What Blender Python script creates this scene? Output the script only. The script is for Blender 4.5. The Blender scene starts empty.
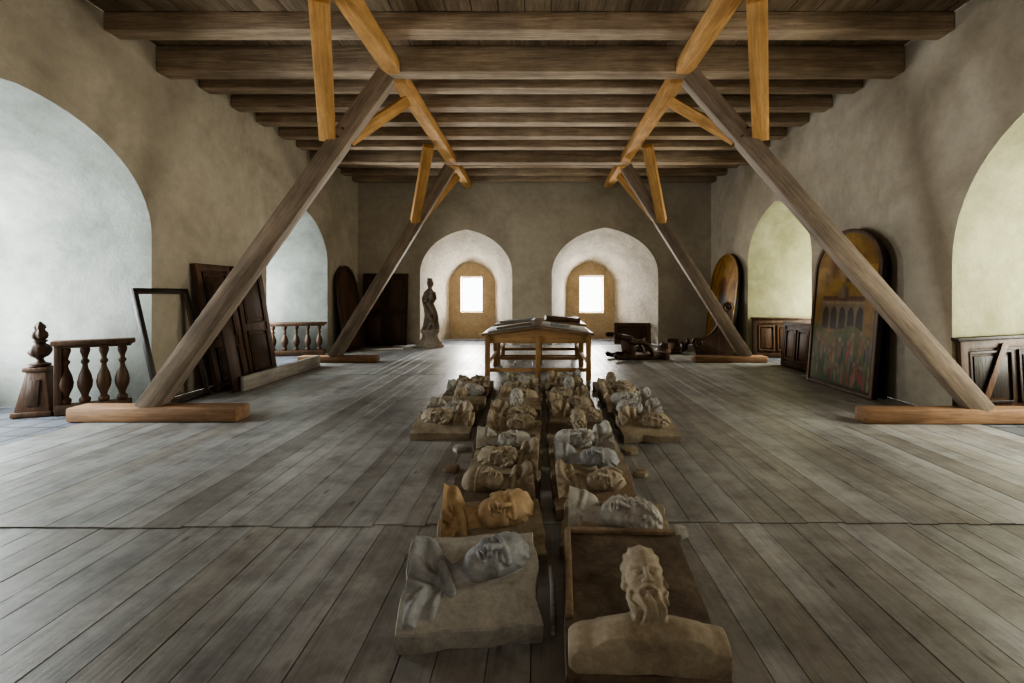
import bpy, bmesh, math, random
import numpy as np
from mathutils import Vector, Matrix, Euler
R = math.radians
PI = math.pi
random.seed(7)
rng = np.random.RandomState(5)
S = bpy.context.scene
COL = S.collection
XL, XR, YB, HC = -4.95, 4.75, 12.5, 4.62
ORD = ['zeroth', 'first', 'second', 'third', 'fourth', 'fifth', 'sixth', 'seventh', 'eighth', 'ninth', 'tenth', 'eleventh', 'twelfth', 'thirteenth']
try:
    S.view_settings.view_transform = 'AgX'
    S.view_settings.look = 'AgX - High Contrast'
except Exception as ex:
    print('look', ex)

# ------------------------------------------------------------------ materials
def new_mat(name, rough=.8, spec=.3):
    m = bpy.data.materials.new(name)
    m.use_nodes = True
    nt = m.node_tree
    b = nt.nodes['Principled BSDF']
    b.inputs['Roughness'].default_value = rough
    b.inputs['Specular IOR Level'].default_value = spec
    return m, nt, b

def ramp(nt, fac, stops):
    r = nt.nodes.new('ShaderNodeValToRGB')
    el = r.color_ramp.elements
    while len(el) < len(stops):
        el.new(.5)
    for e, (p, c) in zip(el, stops):
        e.position = p
        e.color = (c[0], c[1], c[2], 1)
    nt.links.new(fac, r.inputs['Fac'])
    return r.outputs['Color']

def noise_tex(nt, vec, scale, detail=6, rough=.6, dist=0):
    n = nt.nodes.new('ShaderNodeTexNoise')
    n.inputs['Scale'].default_value = scale
    n.inputs['Detail'].default_value = detail
    n.inputs['Roughness'].default_value = rough
    n.inputs['Distortion'].default_value = dist
    if vec is not None:
        nt.links.new(vec, n.inputs['Vector'])
    return n.outputs['Fac']

def mixc(nt, a, b, fac, mode='MULTIPLY'):
    m = nt.nodes.new('ShaderNodeMix')
    m.data_type = 'RGBA'
    m.blend_type = mode
    if isinstance(fac, (int, float)):
        m.inputs[0].default_value = fac
    else:
        nt.links.new(fac, m.inputs[0])
    for s, k in ((a, 6), (b, 7)):
        if isinstance(s, tuple):
            m.inputs[k].default_value = (*s, 1)
        else:
            nt.links.new(s, m.inputs[k])
    return m.outputs[2]

def bump(nt, b, h, strength=.3, dist=.02):
    n = nt.nodes.new('ShaderNodeBump')
    n.inputs['Strength'].default_value = strength
    n.inputs['Distance'].default_value = dist
    nt.links.new(h, n.inputs['Height'])
    nt.links.new(n.outputs['Normal'], b.inputs['Normal'])

def objvec(nt, scale=(1, 1, 1), rand=0.0, attr=None):
    tc = nt.nodes.new('ShaderNodeTexCoord')
    v = tc.outputs['Object']
    if rand or attr:
        if attr:
            a = nt.nodes.new('ShaderNodeAttribute')
            a.attribute_name = attr
            src = a.outputs['Fac']
        else:
            a = nt.nodes.new('ShaderNodeObjectInfo')
            src = a.outputs['Random']
        mul = nt.nodes.new('ShaderNodeMath')
        mul.operation = 'MULTIPLY'
        mul.inputs[1].default_value = rand
        nt.links.new(src, mul.inputs[0])
        add = nt.nodes.new('ShaderNodeVectorMath')
        add.operation = 'ADD'
        nt.links.new(v, add.inputs[0])
        nt.links.new(mul.outputs[0], add.inputs[1])
        v = add.outputs[0]
    mp = nt.nodes.new('ShaderNodeMapping')
    mp.inputs['Scale'].default_value = scale
    nt.links.new(v, mp.inputs['Vector'])
    return mp.outputs['Vector']

def plaster(name, c1, c2, c3, sc=1.0, rough=.92, bs=.35, mott=.8, rand=0.0):
    m, nt, b = new_mat(name, rough, .15)
    v = objvec(nt, (1, 1, 1), rand)
    n1 = noise_tex(nt, v, 1.1 * sc, 9, .68, .4)
    n2 = noise_tex(nt, v, 7 * sc, 6, .7)
    n3 = noise_tex(nt, v, 60 * sc, 3, .6)
    c = ramp(nt, n1, [(.3, c1), (.5, c2), (.7, c3)])
    d = ramp(nt, n2, [(.3, (.72, .72, .72)), (.65, (1.08, 1.08, 1.08))])
    nt.links.new(mixc(nt, c, d, mott), b.inputs['Base Color'])
    ad = nt.nodes.new('ShaderNodeMath')
    ad.operation = 'MULTIPLY_ADD'
    ad.inputs[1].default_value = .25
    nt.links.new(n3, ad.inputs[0])
    nt.links.new(n2, ad.inputs[2])
    bump(nt, b, ad.outputs[0], bs, .03)
    return m

def wood(name, c1, c2, axis='X', rough=.7, spec=.25, bs=.4, fine=22):
    m, nt, b = new_mat(name, rough, spec)
    st = {'X': (.5, 7, 7), 'Y': (7, .5, 7), 'Z': (7, 7, .5)}[axis]
    v = objvec(nt, st, 13.0)
    n1 = noise_tex(nt, v, 1.3, 7, .65, .6)
    n2 = noise_tex(nt, v, fine / 4, 5, .7, .2)
    v2 = objvec(nt, (1, 1, 1), 7.0)
    n3 = noise_tex(nt, v2, 2.3, 4, .6)
    c = ramp(nt, n1, [(.3, c1), (.68, c2)])
    d = ramp(nt, n2, [(.3, (.55, .53, .5)), (.6, (1.1, 1.1, 1.1))])
    c = mixc(nt, c, d, .65)
    e = ramp(nt, n3, [(.3, (.65, .65, .66)), (.7, (1.12, 1.1, 1.08))])
    nt.links.new(mixc(nt, c, e, .7), b.inputs['Base Color'])
    bump(nt, b, n2, bs, .012)
    return m

def vcol_mat(name, attr, rough=.55, spec=.3):
    m, nt, b = new_mat(name, rough, spec)
    a = nt.nodes.new('ShaderNodeAttribute')
    a.attribute_name = attr
    v = objvec(nt)
    n = noise_tex(nt, v, 5, 6, .65)
    d = ramp(nt, n, [(.3, (.5, .46, .42)), (.7, (1.15, 1.1, 1.0))])
    nt.links.new(mixc(nt, a.outputs['Color'], d, .8), b.inputs['Base Color'])
    bump(nt, b, n, .1, .01)
    return m

def floor_mat():
    m, nt, b = new_mat('floor_boards', .42, .5)
    v = objvec(nt, (8, .45, 1), 37.0, 'bv')
    n1 = noise_tex(nt, v, 1.0, 8, .66, .5)
    n2 = noise_tex(nt, v, 6, 6, .72, .3)
    v2 = objvec(nt)
    n3 = noise_tex(nt, v2, .9, 9, .7)
    n4 = noise_tex(nt, v2, 4.5, 6, .7)
    vk = objvec(nt, (5.5, 1.9, 1), 37.0, 'bv')
    vo = nt.nodes.new('ShaderNodeTexVoronoi')
    vo.inputs['Scale'].default_value = 1.0
    nt.links.new(vk, vo.inputs['Vector'])
    c = ramp(nt, n1, [(.25, (.265, .264, .258)), (.5, (.35, .349, .342)), (.75, (.43, .429, .422))])
    a = nt.nodes.new('ShaderNodeAttribute')
    a.attribute_name = 'bv'
    t = ramp(nt, a.outputs['Fac'], [(0, (.68, .66, .64)), (.3, (.96, .91, .85)), (.6, (.94, .96, .98)), (1, (1.14, 1.14, 1.14))])
    c = mixc(nt, c, t, .85)
    d = ramp(nt, n2, [(.3, (.58, .56, .54)), (.55, (1.05, 1.05, 1.05))])
    c = mixc(nt, c, d, .45)
    kn = ramp(nt, vo.outputs['Distance'], [(.03, (.42, .36, .31)), (.10, (1, 1, 1))])
    c = mixc(nt, c, kn, .8)
    e = ramp(nt, n3, [(.3, (.50, .485, .47)), (.62, (1.1, 1.1, 1.1))])
    c = mixc(nt, c, e, .9)
    g = ramp(nt, n4, [(.32, (.56, .545, .53)), (.55, (1.05, 1.05, 1.05))])
    nt.links.new(mixc(nt, c, g, .7), b.inputs['Base Color'])
    rr = ramp(nt, n3, [(.3, (.34, .34, .34)), (.7, (.52, .52, .52))])
    nt.links.new(rr, b.inputs['Roughness'])
    bump(nt, b, n2, .3, .006)
    return m

def tile_mat():
    m, nt, b = new_mat('stone_tiles', .6, .3)
    v = objvec(nt)
    br = nt.nodes.new('ShaderNodeTexBrick')
    br.offset = 0
    br.inputs['Scale'].default_value = 1
    br.inputs['Brick Width'].default_value = .3
    br.inputs['Row Height'].default_value = .3
    br.inputs['Mortar Size'].default_value = .012
    br.inputs['Color1'].default_value = (.19, .205, .235, 1)
    br.inputs['Color2'].default_value = (.12, .125, .14, 1)
    br.inputs['Mortar'].default_value = (.05, .05, .05, 1)
    nt.links.new(v, br.inputs['Vector'])
    n = noise_tex(nt, v, 5, 6, .7)
    d = ramp(nt, n, [(.3, (.6, .6, .6)), (.7, (1.1, 1.1, 1.1))])
    nt.links.new(mixc(nt, br.outputs['Color'], d, .7), b.inputs['Base Color'])
    return m

M_wall = plaster('wall_plaster', (.34, .298, .235), (.425, .378, .302), (.495, .447, .365), .8, .92, .25, .4)
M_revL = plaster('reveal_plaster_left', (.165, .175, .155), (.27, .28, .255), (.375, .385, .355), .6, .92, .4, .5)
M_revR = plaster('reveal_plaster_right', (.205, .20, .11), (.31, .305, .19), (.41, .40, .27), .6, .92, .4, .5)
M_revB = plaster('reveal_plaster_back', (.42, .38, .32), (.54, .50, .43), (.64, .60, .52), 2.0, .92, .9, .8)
M_tan = plaster('tan_plaster', (.66, .50, .31), (.76, .61, .41), (.80, .67, .47), 2, .92, .4, .6)
M_floor = floor_mat()
M_tile = tile_mat()
M_gap = plaster('subfloor_dark', (.07, .065, .056), (.09, .082, .072), (.11, .10, .09))
M_deck = wood('deck_wood', (.20, .152, .108), (.36, .285, .205), 'Y')
M_joist = wood('joist_wood', (.29, .22, .158), (.55, .44, .325), 'X', bs=1.0)
M_strut = wood('strut_wood', (.22, .175, .14), (.40, .325, .255), 'X')
M_pine = wood('new_pine', (.45, .25, .095), (.63, .39, .18), 'X', .65)
M_sole = wood('sole_wood', (.22, .125, .07), (.37, .235, .145), 'X')
M_table = wood('table_pine', (.28, .17, .085), (.45, .29, .15), 'X', .55)
M_tabled = wood('table_top_wood', (.20, .135, .085), (.31, .22, .145), 'X', .5)
M_dark = wood('dark_wood', (.045, .026, .016), (.115, .066, .04), 'Z', .5, .4)
M_dark2 = wood('brown_wood', (.075, .043, .026), (.17, .098, .06), 'Z', .5, .4)
M_black = wood('black_wood', (.02, .016, .014), (.05, .04, .033), 'Z', .45, .4)
M_grey = wood('grey_plank', (.34, .32, .29), (.54, .51, .47), 'X')
M_frame = wood('window_oak', (.10, .085, .07), (.2, .17, .14), 'Z')
M_gold = wood('gilt_edge', (.22, .12, .03), (.40, .23, .05), 'Z', .4, .5)
M_slate = plaster('slate_sheet', (.20, .205, .21), (.30, .305, .31), (.40, .405, .41), 2, .6)
M_paper = plaster('old_paper', (.38, .375, .355), (.50, .49, .47), (.58, .57, .54), 4)

def cast(name, c1, c2, c3):
    return plaster(name, c1, c2, c3, 5, .85, .25, .7, 9.0)
PL = {
    'grey': cast('cast_grey', (.21, .215, .215), (.32, .325, .325), (.41, .415, .415)),
    'white': cast('cast_white', (.27, .26, .235), (.40, .385, .35), (.50, .48, .44)),
    'beige': cast('cast_beige', (.20, .165, .12), (.335, .285, .215), (.44, .38, .295)),
    'ochre': cast('cast_ochre', (.27, .19, .115), (.43, .315, .195), (.53, .405, .27)),
    'terracotta': cast('cast_terracotta', (.16, .115, .08), (.26, .195, .138), (.34, .265, .19)),
    'brown': cast('cast_brown', (.095, .072, .053), (.16, .126, .095), (.235, .19, .146)),
}
M_stone = plaster('statue_wood', (.11, .088, .066), (.19, .155, .12), (.28, .235, .185), 5)
M_base = plaster('pedestal_stone', (.21, .175, .135), (.31, .26, .205), (.41, .35, .285), 4)
M_paint = vcol_mat('painted_panel', 'paint')

# ------------------------------------------------------------------ mesh helpers
class MB:
    def __init__(self):
        self.v = []
        self.f = []
        self.mi = []

    def add(self, vs, fs, M=None, mi=0):
        o = len(self.v)
        for p in vs:
            p = Vector(p)
            if M is not None:
                p = M @ p
            self.v.append(tuple(p))
        for f in fs:
            self.f.append([i + o for i in f])
            self.mi.append(mi)
        return self

    def box(self, c, s, M=None, taper=1.0):
        x, y, z = s[0] / 2, s[1] / 2, s[2] / 2
        t = taper
        vs = [(-x, -y, -z), (x, -y, -z), (x, y, -z), (-x, y, -z), (-x * t, -y * t, z), (x * t, -y * t, z), (x * t, y * t, z), (-x * t, y * t, z)]
        fs = [(0, 3, 2, 1), (4, 5, 6, 7), (0, 1, 5, 4), (1, 2, 6, 5), (2, 3, 7, 6), (3, 0, 4, 7)]
        T = Matrix.Translation(Vector(c))
        if M is not None:
            T = T @ M.to_4x4()
        return self.add(vs, fs, T)

    def prism(self, poly, y0, y1, M=None):
        n = len(poly)
        vs = [(p[0], y0, p[1]) for p in poly] + [(p[0], y1, p[1]) for p in poly]
        fs = [list(range(n)), list(range(2 * n - 1, n - 1, -1))]
        fs += [(i, (i + 1) % n, n + (i + 1) % n, n + i) for i in range(n)]
        return self.add(vs, fs, M)

    def ring_prism(self, outer, inner, y0, y1, M=None):
        n = len(outer)
        vs = [(p[0], y0, p[1]) for p in outer] + [(p[0], y0, p[1]) for p in inner] + [(p[0], y1, p[1]) for p in outer] + [(p[0], y1, p[1]) for p in inner]
        fs = []
        for i in range(n):
            j = (i + 1) % n
            fs += [(i, j, n + j, n + i), (2 * n + i, 3 * n + i, 3 * n + j, 2 * n + j), (i, 2 * n + i, 2 * n + j, j), (n + i, n + j, 3 * n + j, 3 * n + i)]
        return self.add(vs, fs, M)

    def lathe(self, prof, c=(0, 0, 0), n=18, M=None, mod=None):
        vs = []
        for r, z in prof:
            for k in range(n):
                a = 2 * PI * k / n
                rr = r * (mod(a, z) if mod else 1)
                vs.append((c[0] + rr * math.cos(a), c[1] + rr * math.sin(a), c[2] + z))
        fs = []
        for i in range(len(prof) - 1):
            for k in range(n):
                k2 = (k + 1) % n
                fs.append((i * n + k, i * n + k2, (i + 1) * n + k2, (i + 1) * n + k))
        fs.append(list(range(n - 1, -1, -1)))
        fs.append([(len(prof) - 1) * n + k for k in range(n)])
        return self.add(vs, fs, M)

    def tube(self, path, radii, n=9, M=None):
        path = [Vector(p) for p in path]
        if isinstance(radii, (int, float)):
            radii = [radii] * len(path)
        vs = []
        up = Vector((0.13, 0.21, 1))
        for i, p in enumerate(path):
            d = (path[min(i + 1, len(path) - 1)] - path[max(i - 1, 0)]).normalized()
            if i == 0:
                a = d.cross(up)
                if a.length < .1:
                    a = d.cross(Vector((1, 0, 0)))
                a.normalize()
            else:
                a = (a - d * a.dot(d)).normalized()
            b = d.cross(a)
            for k in range(n):
                t = 2 * PI * k / n
                vs.append(p + (a * math.cos(t) + b * math.sin(t)) * radii[i])
        fs = []
        for i in range(len(path) - 1):
            for k in range(n):
                k2 = (k + 1) % n
                fs.append((i * n + k, i * n + k2, (i + 1) * n + k2, (i + 1) * n + k))
        fs.append(list(range(n - 1, -1, -1)))
        fs.append([(len(path) - 1) * n + k for k in range(n)])
        return self.add(vs, fs, M)

    def ball(self, c, r, n=14, M=None):
        if isinstance(r, (int, float)):
            r = (r, r, r)
        prof = [(math.sin(PI * i / n), -math.cos(PI * i / n)) for i in range(n + 1)]
        prof[0] = (.01, -1)
        prof[-1] = (.01, 1)
        T = Matrix.Translation(Vector(c))
        if M is not None:
            T = T @ M.to_4x4()
        T = T @ Matrix.Diagonal((r[0], r[1], r[2], 1))
        return self.lathe(prof, (0, 0, 0), 2 * n, T)

    def build(self, name, mat, parent=None, bevel=0, smooth=True, angle=35, jitter=0, sub=0):
        me = bpy.data.meshes.new(name)
        me.from_pydata(self.v, [], self.f)
        if not isinstance(mat, (list, tuple)):
            mat = [mat]
        for m in mat:
            me.materials.append(m)
        me.polygons.foreach_set('material_index', self.mi)
        bm = bmesh.new()
        bm.from_mesh(me)
        bmesh.ops.recalc_face_normals(bm, faces=bm.faces)
        if sub:
            bmesh.ops.subdivide_edges(bm, edges=bm.edges[:], cuts=sub, use_grid_fill=True)
        if jitter:
            for v in bm.verts:
                v.co += Vector((random.uniform(-1, 1), random.uniform(-1, 1), random.uniform(-.5, .5))) * jitter
        if bevel:
            ed = [e for e in bm.edges if len(e.link_faces) == 2 and e.calc_face_angle(0) > R(40)]
            bmesh.ops.bevel(bm, geom=ed, offset=bevel, segments=2, profile=.5, affect='EDGES', clamp_overlap=True)
        bm.to_mesh(me)
        bm.free()
        if smooth:
            me.polygons.foreach_set('use_smooth', [True] * len(me.polygons))
            me.set_sharp_from_angle(angle=R(angle))
        o = bpy.data.objects.new(name, me)
        COL.objects.link(o)
        if parent:
            o.parent = parent
        return o

def tag(o, label=None, cat=None, group=None, kind=None):
    if label: o['label'] = label
    if cat: o['category'] = cat
    if group: o['group'] = group
    if kind: o['kind'] = kind
    return o

def thing(name, label, cat, loc=(0, 0, 0), rot=(0, 0, 0), group=None):
    o = bpy.data.objects.new(name, None)
    o.empty_display_size = .1
    COL.objects.link(o)
    o.location = loc
    o.rotation_euler = rot
    return tag(o, label, cat, group)

def beam(name, p0, p1, w, h, mat, parent=None, bevel=.008, up=(0, 0, 1)):
    p0, p1 = Vector(p0), Vector(p1)
    d = p1 - p0
    L = d.length
    x = d.normalized()
    upv = Vector(up)
    y = upv.cross(x)
    if y.length < .05:
        y = Vector((0, 1, 0))
    y.normalize()
    z = x.cross(y)
    b = MB()
    b.box((0, 0, 0), (L, w, h))
    o = b.build(name, mat, parent, bevel)
    M = Matrix((x, y, z)).transposed().to_4x4()
    M.translation = (p0 + p1) / 2
    o.matrix_basis = M
    return o

def arch_pts(u0, u1, spring, apex, c=0.0, n=28):
    pts = []
    um, hw = (u0 + u1) / 2, (u1 - u0) / 2
    r = 1 + c
    k = math.sqrt(r * r - c * c)
    for i in range(n + 1):
        t = -math.cos(PI * i / n)
        z = math.sqrt(max(0, r * r - (abs(t) + c) ** 2)) / k
        pts.append((um + hw * t, spring + (apex - spring) * z))
    return pts

# ------------------------------------------------------------------ room shell
def build_wall(name, P, span, niches, mats):
    """P(u,z,d) -> world. niches: dicts sorted by u"""
    b = MB()
    poly = [(span[0], 0)]
    for nc in niches:
        a = arch_pts(*nc['o'])
        poly += [(nc['o'][0], 0)] + a + [(nc['o'][1], 0)]
    poly += [(span[1], 0), (span[1], HC), (span[0], HC)]
    b.add([P(u, z, 0) for u, z in poly], [list(range(len(poly)))], mi=0)
    for nc in niches:
        o = [(nc['o'][0], 0)] + arch_pts(*nc['o']) + [(nc['o'][1], 0)]
        e = [(nc['e'][0], 0)] + arch_pts(*nc['e']) + [(nc['e'][1], 0)]
        D = nc['d']
        n = len(o)
        rings = []
        for t, dd in ((0, 0), (.012, .012 * D + .0), (.35, .35 * D), (.7, .7 * D), (1, D)):
            rings.append([P(o[i][0] + (e[i][0] - o[i][0]) * t, o[i][1] + (e[i][1] - o[i][1]) * t, dd) for i in range(n)])
        for k in range(len(rings) - 1):
            b.add(rings[k] + rings[k + 1], [(i, i + 1, n + i + 1, n + i) for i in range(n - 1)], mi=1)
        w0, w1, z0, z1 = nc['w']
        um = (nc['e'][0] + nc['e'][1]) / 2
        wm = (w0 + w1) / 2
        ap = arch_pts(*nc['e'])
        h = len(ap) // 2
        left = [(um, 0), (nc['e'][0], 0)] + ap[:h + 1] + [(wm, z1), (w0, z1), (w0, z0), (wm, z0)]
        right = [(wm, z0), (w1, z0), (w1, z1), (wm, z1)] + ap[h:] + [(nc['e'][1], 0), (um, 0)]
        for q in (left, right):
            b.add([P(u, z, D) for u, z in q], [list(range(len(q)))], mi=nc.get('m', 1))
        hole = [(w0, z0), (w1, z0), (w1, z1), (w0, z1)]
        b.add([P(u, z, D) for u, z in hole] + [P(u, z, D + .22) for u, z in hole], [(i, (i + 1) % 4, 4 + (i + 1) % 4, 4 + i) for i in range(4)], mi=nc.get('m', 1))
    me = bpy.data.meshes.new(name)
    me.from_pydata(b.v, [], b.f)
    for m in mats:
        me.materials.append(m)
    me.polygons.foreach_set('material_index', b.mi)
    bm = bmesh.new()
    bm.from_mesh(me)
    bmesh.ops.remove_doubles(bm, verts=bm.verts, dist=.0005)
    bmesh.ops.triangulate(bm, faces=[f for f in bm.faces if len(f.verts) > 4])
    bm.to_mesh(me)
    bm.free()
    me.polygons.foreach_set('use_smooth', [True] * len(me.polygons))
    me.set_sharp_from_angle(angle=R(25))
    ob = bpy.data.objects.new(name, me)
    COL.objects.link(ob)
    tag(ob, kind='structure')
    return ob

PLf = lambda u, z, d: (XL - d, u, z)
PRf = lambda u, z, d: (XR + d, u, z)
PBf = lambda u, z, d: (u, YB + d, z)
nL = [dict(o=(2.8, 5.83, 2.15, 3.40, .08), e=(3.3, 5.60, 1.95, 2.95, .08), d=1.95, w=(3.5, 5.4, .5, 2.5)),
      dict(o=(8.3, 10.7, 2.1, 3.24, .5), e=(8.85, 10.35, 1.9, 2.65, .4), d=1.5, w=(9.0, 10.2, .6, 2.3))]
nR = [dict(o=(2.25, 5.22, 1.75, 3.42, .1), e=(2.75, 5.22, 1.7, 2.95, .1), d=1.6, w=(2.95, 4.8, .5, 2.5)),
      dict(o=(7.9, 10.3, 2.1, 3.26, .5), e=(8.45, 9.95, 1.9, 2.7, .4), d=1.5, w=(8.6, 9.8, .6, 2.3))]
nB = [dict(o=(-3.24, -.71, 1.95, 3.17, .25), e=(-2.73, -1.34, 1.60, 2.36, .05), d=1.6, w=(-2.39, -1.71, .84, 1.93), m=2),
      dict(o=(.38, 3.3, 1.95, 3.22, .25), e=(.89, 2.34, 1.60, 2.38, .05), d=1.6, w=(1.27, 2.02, .82, 1.96), m=2)]
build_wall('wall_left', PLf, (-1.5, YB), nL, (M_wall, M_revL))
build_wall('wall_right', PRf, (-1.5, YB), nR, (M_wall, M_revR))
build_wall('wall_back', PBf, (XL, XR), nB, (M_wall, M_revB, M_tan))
b = MB()
b.add([(XL, -1.5, 0), (XR, -1.5, 0), (XR, -1.5, HC), (XL, -1.5, HC)], [(0, 1, 2, 3)])
tag(b.build('wall_front', M_wall, smooth=False), kind='structure')

# window frames
wn = 0
for P, ns in ((PLf, nL), (PRf, nR), (PBf, nB)):
    for nc in ns:
        wn += 1
        w0, w1, z0, z1 = nc['w']
        D = nc['d'] + .14
        b = MB()
        t = .03

        def bar(ua, ub, za, zb):
            q = [(ua, za), (ub, za), (ub, zb), (ua, zb)]
            b.add([P(u, z, D) for u, z in q] + [P(u, z, D + .05) for u, z in q], [(0, 1, 2, 3), (4, 5, 6, 7)] + [(i, (i + 1) % 4, 4 + (i + 1) % 4, 4 + i) for i in range(4)])
        bar(w0, w0 + t, z0, z1)
        bar(w1 - t, w1, z0, z1)
        bar(w0, w1, z0, z0 + t)
        bar(w0, w1, z1 - t, z1)
        if nc.get('m', 1) == 1:
            um = (w0 + w1) / 2
            bar(um - t / 2, um + t / 2, z0, z1)
            zm = z0 + (z1 - z0) * .62
            bar(w0, w1, zm - t / 2, zm + t / 2)
        tag(b.build('window_%d' % wn, M_frame, smooth=False), kind='structure')

# floor: boards laid in depth direction; the farther field laps over the near one
ZN = -.007
def floor_boards():
    vs, fs, bv = [], [], []
    for (ya, yb, zt) in ((-1.45, 2.85, ZN), (2.76, 7.9, 0), (7.9, YB, 0)):
        x = XL
        while x < XR - .02:
            w = random.uniform(.12, .25)
            x2 = min(XR, x + w)
            if XR - x2 < .08:
                x2 = XR
            g = random.uniform(.0003, .0018)
            j0 = random.uniform(-.012, .012) + .03 * math.sin(x * .75 + .6) if ya == 2.76 else 0
            ends = [ya + .002 + j0, yb - .002]
            if ya > 5 and random.random() < .35:
                ends.insert(1, random.uniform(ya + .9, yb - .9))
            for q0, q1 in zip(ends[:-1], ends[1:]):
                y0, y1 = q0 + .0015, q1 - .0015
                z1 = zt + random.uniform(-.0012, .0012)
                o = len(vs)
                xa, xb = x + g, x2 - g
                e = .0018
                vs += [(xa, y0, -.05), (xb, y0, -.05), (xb, y1, -.05), (xa, y1, -.05),
                       (xa, y0, z1 - e), (xb, y0, z1 - e), (xb, y1, z1 - e), (xa, y1, z1 - e),
                       (xa + e, y0 + e, z1), (xb - e, y0 + e, z1), (xb - e, y1 - e, z1), (xa + e, y1 - e, z1)]
                q = [(0, 1, 5, 4), (1, 2, 6, 5), (2, 3, 7, 6), (3, 0, 4, 7), (4, 5, 9, 8), (5, 6, 10, 9), (6, 7, 11, 10), (7, 4, 8, 11), (8, 9, 10, 11)]
                fs += [[i + o for i in f] for f in q]
                bv += [random.random()] * len(q)
            x = x2
    me = bpy.data.meshes.new('floor')
    me.from_pydata(vs, [], fs)
    me.materials.append(M_floor)
    a = me.attributes.new('bv', 'FLOAT', 'FACE')
    a.data.foreach_set('value', bv)
    o = bpy.data.objects.new('floor', me)
    COL.objects.link(o)
    tag(o, kind='structure')
floor_boards()
b = MB()
b.box((-.1, 5.5, -.09), (9.69, 13.9, .14 - .06))
tag(b.build('floor_subfloor', M_gap, smooth=False), kind='structure')
b = MB()
for (x0, x1, y0, y1) in ((-7.1, XL, 2.6, 5.9), (-6.65, XL, 8.2, 10.8), (XR, 6.55, 2.1, 5.4), (XR, 6.45, 7.8, 10.4), (-3.4, -.6, YB, 14.4), (.3, 3.4, YB, 14.4)):
    b.box(((x0 + x1) / 2, (y0 + y1) / 2, -.05), (x1 - x0, y1 - y0, .09))
tag(b.build('floor_tiles', M_tile, smooth=False), kind='structure')
b = MB()
x = XL
while x < XR:
    b.box((x + .15, 5.5, HC + .02 + random.uniform(-.004, .004)), (.294, 14, .04))
    x += .3
b.box((-.1, 5.5, HC + .10), (10.2, 14.4, .10))
tag(b.build('ceiling', M_deck, bevel=.003), kind='structure')

# ------------------------------------------------------------------ timber: joists, purlins, struts
JY = [4.55, 5.29, 6.0, 6.75, 7.44, 8.08, 8.78, 9.42, 10.0, 10.78, 11.5, 12.2]
nj = len(JY)
for i, y in enumerate(JY):
    tie = i in (2, 8)
    zb = 4.28 if i == 2 else (4.26 if i == 8 else 4.41)
    h = HC - zb - .005
    o = beam('ceiling_joist', (XL + .01, y, zb + h / 2), (XR - .01, y, zb + h / 2), .22, h, M_joist, None, .005)
    if tie:
        lab = 'deeper grey tie beam above the tops of the %s pair of slanted struts' % ('near' if i == 2 else 'far')
    else:
        lab = 'weathered grey brown ceiling joist, %s from the far wall' % ORD[nj - i]
    tag(o, lab, 'beam', 'ceiling joists')

PX = 1.88
for sx, sd in ((-1, 'left'), (1, 'right')):
    for (ya, yb, w) in ((3.4, 5.87, 'nearest'), (6.13, 9.87, 'middle'), (10.13, 12.2, 'farthest')):
        o = beam('purlin', (sx * PX, ya, 4.32), (sx * PX, yb, 4.32), .2, .17, M_pine, None, .004)
        tag(o, 'orange pine beam running lengthwise under the joists on the %s, %s stretch' % (sd, w), 'beam', 'lengthwise pine beams')

def strut_frame(label, F, T, yn, yf, sole, sw, sh, th, out, tb):
    sx = -1 if F[0] < 0 else 1
    root = thing('timber_strut', label, 'wooden strut', (F[0], F[1], 0), group='slanted timber struts')
    O = Vector((F[0], F[1], 0))
    F, T = Vector(F), Vector(T)
    beam('sole_beam', Vector((sole[0], F.y, sh / 2)) - O, Vector((sole[1], F.y, sh / 2)) - O, sw, sh, M_sole, root, .025)
    F.z = sh - .03
    beam('strut', F - O, T - O, th, th, M_strut, root, .004)
    d = T - F
    p = F + d * tb
    a0 = p + Vector((sx * out, -.08, -.05))
    e0 = Vector((sx * (PX + .165), yn, 4.165))
    beam('brace', a0 - O, e0 - O, .18, .15, M_pine, root, .003)
    beam('brace', p + Vector((0, .06, -.05)) - O, Vector((sx * PX, yf, 4.125)) - O, .14, .14, M_pine, root, .003)
    pg = MB()
    for k in (.05, -.05):
        pg.tube([(p.x - O.x + k * .6, p.y - O.y - .14, p.z + k), (p.x - O.x + k * .6, p.y - O.y + .1, p.z + k)], .012, 8)
    pg.build('peg', M_dark2, root)
    return root

strut_frame('large grey slanted strut standing nearest on the left, beside the turned balustrade', (-4.33, 5.07, .16), (-1.88, 5.66, 4.10), 4.25, 6.45, (-5.14, -3.28), .26, .16, .215, .17, .805)
strut_frame('large grey slanted strut standing nearest on the right, crossing the big arched painting', (4.83, 4.97, .16), (1.88, 5.66, 4.10), 4.25, 6.45, (3.52, 5.9), .2, .16, .205, .21, .805)
strut_frame('smaller far slanted strut on the left, beside the arched niche with balusters', (-4.2, 9.38, .13), (-1.88, 9.72, 4.09), 8.5, 10.5, (-4.9, -3.3), .26, .13, .235, .05, .72)
strut_frame('smaller far slanted strut on the right, in front of the scrolled carving', (4.28, 9.38, .13), (1.88, 9.72, 4.09), 8.5, 10.5, (3.2, 4.68), .26, .13, .235, .05, .72)

# ------------------------------------------------------------------ plaster portrait reliefs (carved heads modelled as blended solids)
def smin(a, c, k):
    h = np.clip(.5 + .5 * (c - a) / k, 0, 1)
    return c + (a - c) * h - k * h * (1 - h)

def smax(a, c, k):
    return -smin(-a, -c, k)

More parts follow.
